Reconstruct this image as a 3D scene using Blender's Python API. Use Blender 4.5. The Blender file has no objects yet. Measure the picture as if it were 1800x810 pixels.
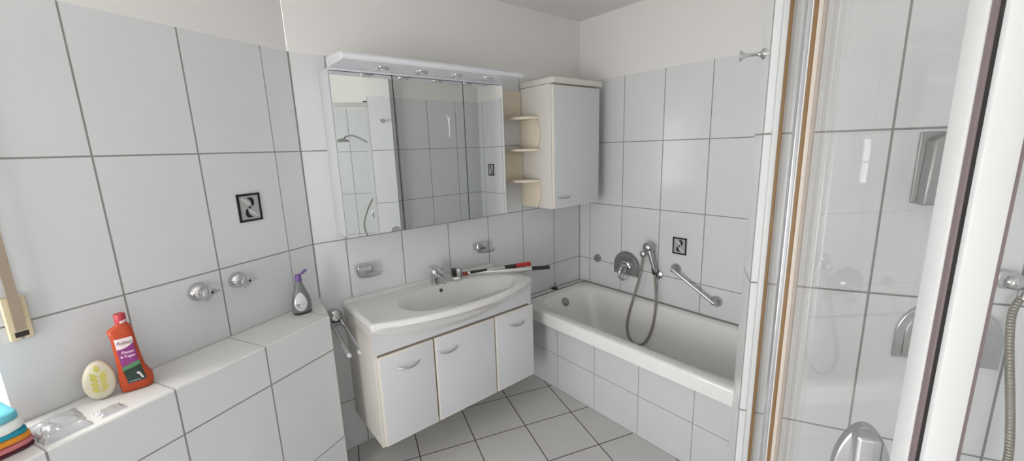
import bpy, bmesh, math, random
from mathutils import Vector, Matrix, noise
random.seed(4)
C = bpy.context.scene.collection
R = math.radians

# ---------------------------------------------------------------- camera, light, exposure
cam_d = bpy.data.cameras.new('camera'); cam = bpy.data.objects.new('camera', cam_d); C.objects.link(cam)
cam_d.sensor_width = 36; cam_d.lens = 718.09/1800*36; cam_d.clip_start = .02
CAM = Vector((-2.40333, -2.09441, 1.57841))
_y, _p, _r = R(39.32717), R(-11.42661), R(-1.86468)
_f = Vector((math.sin(_y)*math.cos(_p), math.cos(_y)*math.cos(_p), math.sin(_p)))
_rt = Vector((math.cos(_y), -math.sin(_y), 0)); _up = _rt.cross(_f)
_R = math.cos(_r)*_rt+math.sin(_r)*_up; _U = -math.sin(_r)*_rt+math.cos(_r)*_up
cam.matrix_world = Matrix(((_R.x, _U.x, -_f.x, CAM.x), (_R.y, _U.y, -_f.y, CAM.y), (_R.z, _U.z, -_f.z, CAM.z), (0, 0, 0, 1)))
bpy.context.scene.camera = cam
vs = bpy.context.scene.view_settings
vs.view_transform = 'Standard'; vs.look = 'None'; vs.gamma = 1; vs.use_curve_mapping = False; vs.exposure = 0.0

# plan frames: the room is square to (T,N); the vanity and bath niche is turned 26.5 degrees
T = Vector((.44557, -.89525, 0)); N = Vector((-.89525, -.44557, 0)); Z = Vector((0, 0, 1))
CN = Vector((-1.093, -1.633, 0))
TL, NF, TW = -1.835, 4.0, .97
HC = 2.4433
def P(t, n, z=0): return CN+T*t+N*n+Vector((0, 0, z))

world = bpy.data.worlds.new('sky'); bpy.context.scene.world = world; world.use_nodes = True
wb = world.node_tree.nodes['Background']; wb.inputs[0].default_value = (1, .985, .965, 1); wb.inputs[1].default_value = 12.6
def area(name, o, out, w, h, e, col=(1, 1, 1), portal=False):
    l = bpy.data.lights.new(name, 'AREA'); l.shape = 'RECTANGLE'; l.size = w; l.size_y = h; l.energy = e; l.color = col
    ob = bpy.data.objects.new(name, l); C.objects.link(ob)
    r = Z.cross(out).normalized() if abs(out.z) < .9 else Vector((1, 0, 0)); u = out.cross(r)
    # area lights shine along local -Z
    ob.matrix_world = Matrix(((-r.x, u.x, -out.x, o.x), (-r.y, u.y, -out.y, o.y), (-r.z, u.z, -out.z, o.z), (0, 0, 0, 1)))
    if portal: l.cycles.is_portal = True
    return ob
W1 = (1.03, 2.08, .92, 2.08)       # window in the left wall: n0,n1,z0,z1
D1 = (-1.32, -.50, 0.0, 2.02)      # doorway in the far wall: t0,t1,z0,z1
W2 = (2.38, 2.54, 1.24, 1.56)      # small window in the shower side wall: n0,n1,z0,z1
area('daylight_window', P(TL-.21, (W1[0]+W1[1])/2, (W1[2]+W1[3])/2), T, W1[1]-W1[0], W1[3]-W1[2], 1, portal=True)
area('daylight_doorway', P((D1[0]+D1[1])/2, NF+.16, 1.0), -N, D1[1]-D1[0], 2.0, 1, portal=True)

# ---------------------------------------------------------------- materials
def mat(name, col, rough=.5, metal=0, **k):
    m = bpy.data.materials.new(name); m.use_nodes = True; nt = m.node_tree; b = nt.nodes['Principled BSDF']
    b.inputs['Base Color'].default_value = (*col, 1); b.inputs['Roughness'].default_value = rough; b.inputs['Metallic'].default_value = metal
    for a, v in k.items(): b.inputs[a.replace('_', ' ')].default_value = v
    m['b'] = 1
    return m
def nd(nt, t, **k):
    n = nt.nodes.new(t)
    for a, v in k.items(): setattr(n, a, v)
    return n
def add_mottle(m, col, scale=6, amt=.04, bump=0.0, bscale=60):
    nt = m.node_tree; b = nt.nodes['Principled BSDF']
    tc = nd(nt, 'ShaderNodeTexCoord'); nz = nd(nt, 'ShaderNodeTexNoise'); nz.inputs['Scale'].default_value = scale; nz.inputs['Detail'].default_value = 4
    nt.links.new(tc.outputs['Object'], nz.inputs['Vector'])
    mr = nd(nt, 'ShaderNodeMix', data_type='RGBA'); mr.inputs['A'].default_value = (*[c*(1-amt) for c in col], 1); mr.inputs['B'].default_value = (*[min(1, c*(1+amt)) for c in col], 1)
    nt.links.new(nz.outputs['Fac'], mr.inputs['Factor']); nt.links.new(mr.outputs['Result'], b.inputs['Base Color'])
    if bump:
        n2 = nd(nt, 'ShaderNodeTexNoise'); n2.inputs['Scale'].default_value = bscale; nt.links.new(tc.outputs['Object'], n2.inputs['Vector'])
        bp = nd(nt, 'ShaderNodeBump'); bp.inputs['Strength'].default_value = bump; bp.inputs['Distance'].default_value = .002
        nt.links.new(n2.outputs['Fac'], bp.inputs['Height']); nt.links.new(bp.outputs['Normal'], b.inputs['Normal'])
    return m
def tile_mat(name, col, grout, su, sv, gw, rough, mott=.05, soft=.0012, bs=.15):
    m = mat(name, col, rough); nt = m.node_tree; b = nt.nodes['Principled BSDF']; L = nt.links.new
    uv = nd(nt, 'ShaderNodeUVMap', uv_map='UVMap'); sp = nd(nt, 'ShaderNodeSeparateXYZ'); L(uv.outputs[0], sp.inputs[0])
    ds = []
    for ax, s in ((0, su), (1, sv)):
        a = nd(nt, 'ShaderNodeMath', operation='ADD'); a.inputs[1].default_value = .5; L(sp.outputs[ax], a.inputs[0])
        f = nd(nt, 'ShaderNodeMath', operation='FRACT'); L(a.outputs[0], f.inputs[0])
        q = nd(nt, 'ShaderNodeMath', operation='SUBTRACT'); q.inputs[1].default_value = .5; L(f.outputs[0], q.inputs[0])
        w = nd(nt, 'ShaderNodeMath', operation='ABSOLUTE'); L(q.outputs[0], w.inputs[0])
        g = nd(nt, 'ShaderNodeMath', operation='MULTIPLY'); g.inputs[1].default_value = s; L(w.outputs[0], g.inputs[0]); ds.append(g)
    mn = nd(nt, 'ShaderNodeMath', operation='MINIMUM'); L(ds[0].outputs[0], mn.inputs[0]); L(ds[1].outputs[0], mn.inputs[1])
    mr = nd(nt, 'ShaderNodeMapRange', interpolation_type='SMOOTHSTEP'); mr.inputs['From Min'].default_value = gw/2-soft/2; mr.inputs['From Max'].default_value = gw/2+soft/2
    L(mn.outputs[0], mr.inputs['Value'])
    tc = nd(nt, 'ShaderNodeTexCoord'); nz = nd(nt, 'ShaderNodeTexNoise'); nz.inputs['Scale'].default_value = 5; nz.inputs['Detail'].default_value = 6; nz.inputs['Roughness'].default_value = .6
    nz.inputs['Distortion'].default_value = .8
    L(tc.outputs['Object'], nz.inputs['Vector'])
    cm = nd(nt, 'ShaderNodeMix', data_type='RGBA'); cm.inputs['A'].default_value = (*[c*(1-mott) for c in col], 1); cm.inputs['B'].default_value = (*[c*(1+mott) for c in col], 1)
    L(nz.outputs['Fac'], cm.inputs['Factor'])
    mx = nd(nt, 'ShaderNodeMix', data_type='RGBA'); mx.inputs['A'].default_value = (*grout, 1); L(cm.outputs['Result'], mx.inputs['B']); L(mr.outputs[0], mx.inputs['Factor'])
    L(mx.outputs['Result'], b.inputs['Base Color'])
    rr = nd(nt, 'ShaderNodeMapRange'); rr.inputs['To Min'].default_value = .8; rr.inputs['To Max'].default_value = rough; L(mr.outputs[0], rr.inputs['Value']); L(rr.outputs[0], b.inputs['Roughness'])
    n2 = nd(nt, 'ShaderNodeTexNoise'); n2.inputs['Scale'].default_value = 9; L(tc.outputs['Object'], n2.inputs['Vector'])
    b2 = nd(nt, 'ShaderNodeBump'); b2.inputs['Strength'].default_value = bs; b2.inputs['Distance'].default_value = .002; L(n2.outputs['Fac'], b2.inputs['Height'])
    bp = nd(nt, 'ShaderNodeBump'); bp.inputs['Strength'].default_value = .5; bp.inputs['Distance'].default_value = .0012; L(mr.outputs[0], bp.inputs['Height'])
    L(b2.outputs['Normal'], bp.inputs['Normal']); L(bp.outputs['Normal'], b.inputs['Normal'])
    b.inputs['Specular IOR Level'].default_value = .5 if rough < .05 else .3
    return m
def glass_mat(name, tint=(.952, .956, .954), rough=.0, refl=.5):
    m = bpy.data.materials.new(name); m.use_nodes = True; nt = m.node_tree; nt.nodes.clear(); L = nt.links.new
    o = nd(nt, 'ShaderNodeOutputMaterial'); tr = nd(nt, 'ShaderNodeBsdfTransparent'); tr.inputs[0].default_value = (*tint, 1)
    gl = nd(nt, 'ShaderNodeBsdfGlossy'); gl.inputs['Roughness'].default_value = rough; gl.inputs[0].default_value = (.95, .95, .95, 1)
    fr = nd(nt, 'ShaderNodeFresnel'); ge = nd(nt, 'ShaderNodeNewGeometry'); io = nd(nt, 'ShaderNodeMapRange'); io.inputs['To Min'].default_value = 1.45; io.inputs['To Max'].default_value = 1/1.45
    L(ge.outputs['Backfacing'], io.inputs['Value']); L(io.outputs[0], fr.inputs[0])
    mu = nd(nt, 'ShaderNodeMath', operation='MULTIPLY'); mu.inputs[1].default_value = refl; L(fr.outputs[0], mu.inputs[0])
    mx = nd(nt, 'ShaderNodeMixShader'); L(mu.outputs[0], mx.inputs[0]); L(tr.outputs[0], mx.inputs[1]); L(gl.outputs[0], mx.inputs[2]); L(mx.outputs[0], o.inputs[0])
    return m
WT = (.70, .71, .725)
M = dict(
 tile=tile_mat('wall_tile', WT, (.27, .265, .26), .295, .435, .0052, .22),
 stile=tile_mat('shower_tile', (.66, .67, .68), (.25, .245, .24), .292, .435, .0055, .012, bs=.0),
 ltile=tile_mat('ledge_tile', (.74, .735, .72), (.40, .38, .36), .297, .40, .0045, .2),
 btile=tile_mat('bath_tile', (.61, .62, .645), (.33, .32, .31), .30, .22, .0045, .15),
 floor=tile_mat('floor_tile', (.60, .59, .575), (.085, .078, .07), .3017, .3017, .0058, .32, .06),
 plaster=add_mottle(mat('plaster', (.80, .785, .765), .85), (.80, .785, .765), 3, .015, .15, 180),
 ceiling=mat('ceiling_paint', (.82, .81, .79), .9),
 white=add_mottle(mat('white_laminate', (.67, .675, .705), .32), (.67, .675, .705), 30, .012),
 cream=add_mottle(mat('cream_laminate', (.70, .675, .63), .38), (.70, .675, .63), 30, .012),
 beige=add_mottle(mat('yellowed_laminate', (.74, .66, .53), .45), (.74, .66, .53), 12, .03),
 edge=mat('edge_band', (.80, .765, .69), .4),
 ceramic=mat('ceramic', (.76, .755, .735), .08, Coat_Weight=.3),
 enamel=add_mottle(mat('enamel', (.82, .815, .805), .12), (.82, .815, .805), 5, .015),
 chrome=mat('chrome', (.62, .62, .63), .10, 1), satin=add_mottle(mat('satin_chrome', (.52, .52, .525), .26, 1), (.52, .52, .525), 40, .12),
 dsatin=mat('grey_metal', (.34, .34, .335), .35, .7),
 mirror=mat('mirror_silver', (.90, .92, .91), .0, 1), mside=mat('mirror_edge', (.12, .13, .13), .3),
 canopy=mat('lamp_canopy', (.74, .75, .79), .3),
 alu=mat('white_aluminium', (.56, .565, .57), .35), black=mat('black_rubber', (.012, .012, .012), .5), seal=mat('brown_gasket', (.20, .115, .045), .45),
 mauve=mat('rubber_seal', (.16, .12, .125), .4),
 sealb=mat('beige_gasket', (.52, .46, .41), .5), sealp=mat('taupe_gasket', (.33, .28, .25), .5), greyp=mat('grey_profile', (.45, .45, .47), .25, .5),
 glass=glass_mat('shower_glass'), dish=glass_mat('frosted_dish', (.90, .905, .90), .1, 1.0), film=glass_mat('clear_film', (.80, .80, .83), .24, 2.6),
 wglass=glass_mat('window_glass', (.97, .98, .98)),
 orange=mat('orange_bottle', (.50, .062, .013), .25, Subsurface_Weight=.15, Subsurface_Radius=(.02, .004, .001)),
 redcap=mat('red_cap', (.52, .045, .06), .35), lwhite=mat('label_white', (.80, .70, .70), .5), purple=mat('label_purple', (.26, .03, .20), .45),
 lgreen=mat('label_green', (.10, .26, .12), .5), dgreen=mat('label_dark_green', (.02, .045, .03), .5), pale=mat('label_pale_green', (.45, .6, .4), .5), pink=mat('print_pink', (.85, .60, .78), .5),
 script=mat('print_script', (.22, .10, .14), .5), lilac=mat('print_lilac', (.50, .16, .42), .5),
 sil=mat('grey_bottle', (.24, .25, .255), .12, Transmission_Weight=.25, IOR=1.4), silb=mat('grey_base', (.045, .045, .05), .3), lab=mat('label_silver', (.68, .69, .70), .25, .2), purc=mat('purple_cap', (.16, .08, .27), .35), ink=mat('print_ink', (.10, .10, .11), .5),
 soap=mat('gel_cream', (.74, .70, .56), .3, Subsurface_Weight=.3, Subsurface_Radius=(.02, .018, .01)), leaf=mat('leaf_yellow', (.62, .56, .13), .5),
 cblue=mat('cloth_light_blue', (.16, .55, .66), .9), cwhite=mat('cloth_white', (.86, .88, .86), .9), cteal=mat('cloth_teal', (.02, .30, .42), .9), corange=mat('cloth_orange', (.80, .30, .03), .9), cpink=mat('cloth_pink', (.62, .20, .22), .9), cdark=mat('cloth_dark_red', (.10, .015, .035), .9),
 strap=add_mottle(mat('strap_webbing', (.40, .32, .245), .9), (.40, .32, .245), 80, .12, .3, 900), ivory=mat('ivory_plastic', (.74, .62, .42), .4), slot=mat('slot_dark', (.03, .025, .02), .7),
 silverbar=mat('brushed_pole', (.74, .74, .73), .22, .7), red=mat('red_plastic', (.42, .03, .025), .35), blackp=mat('black_plastic', (.015, .015, .016), .35), darkred=mat('maroon_collar', (.22, .02, .025), .4),
 brushed=mat('brushed_grey', (.50, .50, .51), .42, .9), board=mat('door_board', (.36, .36, .36), .6), grout=mat('corner_grout', (.25, .245, .24), .8), silicone=mat('silicone', (.30, .27, .245), .7), dframe=mat('frame_black', (.008, .008, .008), .25), dfield=mat('inlay_grey', (.42, .42, .42), .2), dlight=mat('inlay_light', (.62, .62, .62), .2),
 lens=mat('lamp_lens', (.85, .86, .9), .05), hosem=mat('hose_metal', (.33, .31, .27), .4, .7), paint=mat('door_paint', (.8, .8, .79), .4), residue=mat('dried_residue', (.80, .79, .74), .7),
)
def hose_rib(m, scale):
    nt = m.node_tree; b = nt.nodes['Principled BSDF']; L = nt.links.new
    uv = nd(nt, 'ShaderNodeUVMap', uv_map='UVMap'); wv = nd(nt, 'ShaderNodeTexWave', bands_direction='Y'); wv.inputs['Scale'].default_value = scale
    L(uv.outputs[0], wv.inputs['Vector']); bp = nd(nt, 'ShaderNodeBump'); bp.inputs['Strength'].default_value = .8; bp.inputs['Distance'].default_value = .0015
    L(wv.outputs['Fac'], bp.inputs['Height']); L(bp.outputs['Normal'], b.inputs['Normal'])
hose_rib(M['hosem'], 40)

# ---------------------------------------------------------------- mesh tools
def frame(o, out, up=Z):
    r = up.cross(out).normalized(); u = out.cross(r).normalized()
    return Matrix(((r.x, u.x, out.x, o.x), (r.y, u.y, out.y, o.y), (r.z, u.z, out.z, o.z), (0, 0, 0, 1)))
I = Matrix.Identity(4)
FV = lambda x, z, y=0: frame(Vector((x, y, z)), Vector((0, -1, 0)))         # vanity wall: right +X, up, out -Y
FB = lambda y, z, x=0: frame(Vector((x, y, z)), Vector((-1, 0, 0)))         # bath wall: right -Y, up, out -X
FL = lambda n, z, t=TL: frame(P(t, n, z), T)                               # left wall: right -N, up, out T
FW = lambda t, z, n=0: frame(P(t, n, z), N)                                # shower wall: right +T, up, out N
FS = lambda n, z, t: frame(P(t, n, z), -T)                                 # enclosure side pane seen from outside: right +N
class MB:
    def __init__(s, m=I): s.bm = bmesh.new(); s.bm.loops.layers.uv.new('UVMap'); s.m = m
    def _add(s, b, m=None, bev=0, seg=2, mi=0):
        if bev: bmesh.ops.bevel(b, geom=b.edges[:], offset=bev, segments=seg, affect='EDGES', profile=.6, clamp_overlap=True)
        if m is not None: b.transform(m)
        for f in b.faces: f.material_index = mi
        b.transform(s.m); me = bpy.data.meshes.new('t'); b.to_mesh(me); b.free(); s.bm.from_mesh(me); bpy.data.meshes.remove(me); return s
    def box(s, x0, x1, y0, y1, z0, z1, bev=0, seg=2, mi=0):
        b = bmesh.new(); bmesh.ops.create_cube(b, size=1)
        b.transform(Matrix.Translation(((x0+x1)/2, (y0+y1)/2, (z0+z1)/2)) @ Matrix.Diagonal((abs(x1-x0), abs(y1-y0), abs(z1-z0), 1)))
        return s._add(b, None, bev, seg, mi)
    def prism(s, pts, z0, z1, bev=0, seg=2, mi=0):
        b = bmesh.new(); v = [b.verts.new((x, y, z0)) for x, y in pts]; f = b.faces.new(v)
        r = bmesh.ops.extrude_face_region(b, geom=[f]); bmesh.ops.translate(b, vec=(0, 0, z1-z0), verts=[e for e in r['geom'] if isinstance(e, bmesh.types.BMVert)])
        bmesh.ops.recalc_face_normals(b, faces=b.faces)
        if bev:
            es = [e for e in b.edges if abs(e.verts[0].co.z-e.verts[1].co.z) < 1e-9]
            bmesh.ops.bevel(b, geom=es, offset=bev, segments=seg, affect='EDGES', profile=.6, clamp_overlap=True)
        return s._add(b, None, 0, 2, mi)
    def lathe(s, prof, n=32, axis='Z', mi=0, o=(0, 0, 0), sy=1.0):   # prof: (r,h)
        b = bmesh.new(); rings = []
        for r, h in prof:
            if r < 1e-6: rings.append([b.verts.new((0, 0, h))])
            else: rings.append([b.verts.new((r*math.cos(2*math.pi*i/n), sy*r*math.sin(2*math.pi*i/n), h)) for i in range(n)])
        s._skin(b, rings, n)
        m = {'Z': I, 'Y': Matrix.Rotation(R(-90), 4, 'X'), 'X': Matrix.Rotation(R(90), 4, 'Y')}[axis]
        return s._add(b, Matrix.Translation(o) @ m, 0, 2, mi)
    def _skin(s, b, rings, n, cap=True, closed=True):
        for a, c in zip(rings, rings[1:]):
            for i in range(n if closed else n-1):
                j = (i+1) % n
                try:
                    if len(a) == 1 and len(c) == 1: continue
                    if len(a) == 1: b.faces.new((a[0], c[j], c[i]))
                    elif len(c) == 1: b.faces.new((a[i], a[j], c[0]))
                    else: b.faces.new((a[i], a[j], c[j], c[i]))
                except ValueError: pass
        if cap:
            for r in (rings[0], rings[-1]):
                if len(r) > 2: b.faces.new(r)
        bmesh.ops.recalc_face_normals(b, faces=b.faces)
    def loft(s, rings, cap=True, mi=0, m=None):
        b = bmesh.new(); rr = [[b.verts.new(p) for p in r] for r in rings]; s._skin(b, rr, len(rings[0]), cap); return s._add(b, m, 0, 2, mi)
    def tube(s, pts, r, n=12, mi=0, smooth=0, caps=True, sx=1.0):
        pts = [Vector(p) for p in pts]
        for _ in range(smooth):
            q = [pts[0]]
            for a, c in zip(pts, pts[1:]): q += [a*.75+c*.25, a*.25+c*.75]
            q.append(pts[-1]); pts = q
        rs = r if isinstance(r, (list, tuple)) else [r]*len(pts)
        if len(rs) != len(pts): rs = [rs[min(len(rs)-1, int(i*len(rs)/len(pts)))] for i in range(len(pts))]
        b = bmesh.new(); uvl = b.loops.layers.uv.new('UVMap'); rings = []; nrm = None; acc = 0; lens = []
        for i, p in enumerate(pts):
            t = (pts[min(i+1, len(pts)-1)]-pts[max(i-1, 0)]).normalized()
            if nrm is None: nrm = t.orthogonal().normalized()
            nrm = (nrm-t*nrm.dot(t)).normalized(); bn = t.cross(nrm)
            if i: acc += (p-pts[i-1]).length
            lens.append(acc)
            rings.append([b.verts.new(p+rs[i]*(nrm*math.cos(2*math.pi*k/n)*sx+bn*math.sin(2*math.pi*k/n))) for k in range(n)])
        for i, (a, c) in enumerate(zip(rings, rings[1:])):
            for k in range(n):
                f = b.faces.new((a[k], a[(k+1) % n], c[(k+1) % n], c[k]))
                for lp, uvv in zip(f.loops, ((k/n, lens[i]), ((k+1)/n, lens[i]), ((k+1)/n, lens[i+1]), (k/n, lens[i+1]))): lp[uvl].uv = uvv
        if caps: b.faces.new(rings[0][::-1]); b.faces.new(rings[-1])
        bmesh.ops.recalc_face_normals(b, faces=b.faces)
        return s._add(b, None, 0, 2, mi)
    def ball(s, c, rx, ry=None, rz=None, mi=0, n=24):
        b = bmesh.new(); bmesh.ops.create_uvsphere(b, u_segments=n, v_segments=n//2, radius=1)
        return s._add(b, Matrix.Translation(c) @ Matrix.Diagonal((rx, ry or rx, rz or rx, 1)), 0, 2, mi)
    def grid(s, nx, ny, fn, mi=0, solid=0):
        b = bmesh.new(); g = [[b.verts.new(fn(i/nx, j/ny)) for j in range(ny+1)] for i in range(nx+1)]
        for i in range(nx):
            for j in range(ny): b.faces.new((g[i][j], g[i+1][j], g[i+1][j+1], g[i][j+1]))
        bmesh.ops.recalc_face_normals(b, faces=b.faces)
        if solid: bmesh.ops.solidify(b, geom=b.faces[:], thickness=solid)
        return s._add(b, None, 0, 2, mi)
    def text(s, body, size, x, y, z, ext=.0004, fn=None, mi=0, shear=0, bold=0, align='LEFT'):
        cu = bpy.data.curves.new('w', 'FONT'); cu.body = body; cu.size = size; cu.extrude = ext; cu.shear = shear; cu.offset = bold; cu.align_x = align
        ob = bpy.data.objects.new('w', cu); C.objects.link(ob); bpy.context.view_layer.update()
        me = bpy.data.meshes.new_from_object(ob.evaluated_get(bpy.context.evaluated_depsgraph_get()))
        b = bmesh.new(); b.from_mesh(me); bpy.data.objects.remove(ob); bpy.data.curves.remove(cu); bpy.data.meshes.remove(me)
        b.transform(Matrix.Translation((x, y, z)))
        if fn:
            for v in b.verts: v.co = fn(v.co)
        return s._add(b, None, 0, 2, mi)
def obj(name, mb, mats, parent=None, smooth=True, angle=35):
    if not isinstance(mats, (list, tuple)): mats = [mats]
    me = bpy.data.meshes.new(name); bm = mb.bm
    loc = Vector((0, 0, 0)); q = parent
    while q is not None: loc += q.location; q = q.parent
    if parent is None:
        c = [v.co for v in bm.verts]; loc = Vector(((min(v.x for v in c)+max(v.x for v in c))/2, (min(v.y for v in c)+max(v.y for v in c))/2, min(v.z for v in c)))
    bm.transform(Matrix.Translation(-loc)); bm.to_mesh(me); bm.free()
    for m in mats: me.materials.append(M[m] if isinstance(m, str) else m)
    if smooth:
        me.polygons.foreach_set('use_smooth', [True]*len(me.polygons)); me.set_sharp_from_angle(angle=R(angle))
    o = bpy.data.objects.new(name, me); C.objects.link(o); o.parent = parent
    if parent is None: o.location = loc
    return o
def thing(name, label, cat, loc, group=None):
    o = bpy.data.objects.new(name, None); C.objects.link(o); o.location = loc; o.empty_display_size = .05
    o['label'] = label; o['category'] = cat
    if group: o['group'] = group
    return o
def tag(o, label, cat, group=None, kind=None):
    o['label'] = label; o['category'] = cat
    if group: o['group'] = group
    if kind: o['kind'] = kind
    return o
def struct(o): o['kind'] = 'structure'; return o

# ---------------------------------------------------------------- room shell
def ext(lines, sp, v):                      # piecewise grid coordinate: 0,1,2.. on the measured grout lines
    if v <= lines[0]: return (v-lines[0])/sp
    for i in range(len(lines)-1):
        if v <= lines[i+1]: return i+(v-lines[i])/(lines[i+1]-lines[i])
    return len(lines)-1+(v-lines[-1])/sp
ROWS = [.2800, .7195, 1.1535, 1.5938]; TOP = 2.0242
def wall(name, p0, p1, ul, us, holes=(), z0=0, ztop=HC, rows=ROWS, vs=.4375, mats=('tile', 'plaster'), top=TOP):
    d = (p1-p0); ln = d.length; d.normalize(); mb = MB(); bm = mb.bm; uvl = bm.loops.layers.uv['UVMap']
    us_ = sorted({0, ln, *[u for u in ul if 0 < u < ln], *[h[k] for h in holes for k in (0, 1)]})
    zs = sorted({z0, ztop, *[r for r in rows if z0 < r < ztop], *([top] if z0 < top < ztop else []), *[h[k] for h in holes for k in (2, 3) if z0 < h[k] < ztop]})
    for a, b in zip(us_, us_[1:]):
        for c, e in zip(zs, zs[1:]):
            mu, mz = (a+b)/2, (c+e)/2
            if any(h[0] < mu < h[1] and h[2] < mz < h[3] for h in holes): continue
            f = bm.faces.new([bm.verts.new(p0+d*u+Z*z) for u, z in ((a, c), (b, c), (b, e), (a, e))])
            for lp, (u, z) in zip(f.loops, ((a, c), (b, c), (b, e), (a, e))): lp[uvl].uv = (ext(ul, us, u), ext(rows, vs, z))
            f.material_index = 1 if mz > top else 0
    bmesh.ops.remove_doubles(bm, verts=bm.verts, dist=1e-5)
    return struct(obj(name, mb, list(mats), smooth=False))
VX0 = -1.9296
YE = -1.63
pe1 = CN-N*.18; s_ = (pe1.y-YE)/.89525; pe2 = pe1+T*s_
wall('wall_back', Vector((VX0, 0, 0)), Vector((0, 0, 0)), [VX0-VX0-.14, -1.7747-VX0, -1.4746-VX0, -1.1799-VX0, -.8851-VX0, -.59-VX0, -.2844-VX0, 0-VX0+.011], .297)
wall('wall_right', Vector((0, 0, 0)), Vector((0, YE, 0)), [.103, .39, .6824, .974, 1.266, 1.558], .292)
wall('wall_niche_end', Vector((0, YE, 0)), pe2, [.262, .557, .85], .295)
wall('wall_pier', CN, pe1, [0, .295], .295)
wall('wall_pier_return', pe1, pe2, [0, .295], .295)
wall('wall_shower', CN, P(TW, 0), [0, .287, .5765, .868], .292, mats=('stile', 'plaster'))
wall('wall_side', P(TW, 0), P(TW, NF), [.30, .595, .89, 1.185], .295, holes=[W2])
lw0 = Vector((VX0, 0, 0)); nl = .021
wall('wall_left', P(TL, nl), P(TL, NF), [0.002, .1277, .4313, .7253, 1.02, 1.315, 1.61], .295, holes=[(W1[0]-nl, W1[1]-nl, W1[2], W1[3])])
wall('wall_far', P(TL, NF), P(TW, NF), [.1, .395, .69, .985], .295, holes=[(D1[0]-TL, D1[1]-TL, D1[2], D1[3])])
room = [P(TL, NF), Vector((VX0, 0, 0)), Vector((0, 0, 0)), Vector((0, YE, 0)), pe2, pe1, CN.copy(), P(TW, 0), P(TW, NF)]
def slab(name, z, m, uvf=None):
    mb = MB(); bm = mb.bm; uvl = bm.loops.layers.uv['UVMap']
    f = bm.faces.new([bm.verts.new((p.x, p.y, z)) for p in room])
    for lp in f.loops: lp[uvl].uv = uvf(lp.vert.co) if uvf else (0, 0)
    bmesh.ops.triangulate(bm, faces=bm.faces[:])
    return struct(obj(name, mb, m, smooth=False))
ph = R(-108.1538); FS_ = .3017
def fuv(co):
    dx, dy = co.x+.663, co.y+.3047
    return ((dx*math.cos(ph)+dy*math.sin(ph))/FS_, (-dx*math.sin(ph)+dy*math.cos(ph))/FS_)
slab('floor', 0, 'floor', fuv)
slab('ceiling', HC, 'ceiling')
# dark silicone lines in the tiled corners
mb = MB().box(-.004, -.0005, -.004, -.0005, .53, TOP); struct(obj('trim_1', mb, 'silicone'))
mb = MB(); mb.m = frame(P(TL, nl), T); mb.box(-.0028, .0028, .885, TOP, .0003, .003); struct(obj('trim_2', mb, 'grout'))

# left window: reveal, frame, panes
def reveal(name, fr, x0, x1, y0, y1, dep, m='alu'):
    mb = MB(fr); mb.box(x0-.02, x0, y0-.02, y1+.02, -dep, -.001).box(x1, x1+.02, y0-.02, y1+.02, -dep, -.001).box(x0, x1, y0-.02, y0, -dep, -.001).box(x0, x1, y1, y1+.02, -dep, -.001)
    return struct(obj(name, mb, m))
F1 = frame(P(TL, 0, 0), T)       # right = -N
reveal('trim_3', F1, -W1[1], -W1[0], W1[2], W1[3], .2, 'plaster')
w = thing('window_1', 'white framed window in the left wall', 'window', P(TL-.12, 1.64, W1[2])); w['kind'] = 'structure'
mb = MB(F1); fz = (-.16, -.10)
for x0, x1 in ((-W1[1], -W1[1]+.06), (-W1[0]-.06, -W1[0]), (-1.67, -1.60)): mb.box(x0, x1, W1[2], W1[3], *fz, .006)
for y0, y1 in ((W1[2], W1[2]+.06), (W1[3]-.06, W1[3])): mb.box(-W1[1], -W1[0], y0, y1, *fz, .006)
obj('window_frame', mb, 'alu', w)
for a, b in ((-W1[1]+.06, -1.67), (-1.60, -W1[0]-.06)): obj('pane', MB(F1).box(a, b, W1[2]+.06, W1[3]-.06, -.135, -.128), 'wglass', w)
# small window reflected by the shower tiles
F2 = frame(P(TW, 0, 0), -T)      # right = +N
reveal('trim_4', F2, W2[0], W2[1], W2[2], W2[3], .006, 'alu')
w = thing('window_2', 'small two pane window in the side wall', 'window', P(TW, 2.46, W2[2])); w['kind'] = 'structure'
mb = MB(F2); mb.box(W2[0], W2[0]+.006, W2[2], W2[3], -.006, -.001).box(W2[1]-.006, W2[1], W2[2], W2[3], -.006, -.001).box(W2[0], W2[1], 1.388, 1.398, -.006, -.001)
obj('window_frame', mb, 'alu', w); obj('pane', MB(F2).box(W2[0]+.008, W2[1]-.008, W2[2], W2[3], -.005, -.003), 'wglass', w)
# doorway
F3 = frame(P(0, NF, 0), -N)      # right = -T
mb = MB(F3)
for x0, x1 in ((-D1[0], -D1[0]+.07), (-D1[1]-.07, -D1[1])): mb.box(x0, x1, 0, D1[3]+.07, -.15, .015, .004)
mb.box(-D1[1], -D1[0], D1[3], D1[3]+.07, -.15, .015, .004)
struct(obj('door_1', mb, 'paint'))

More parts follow.
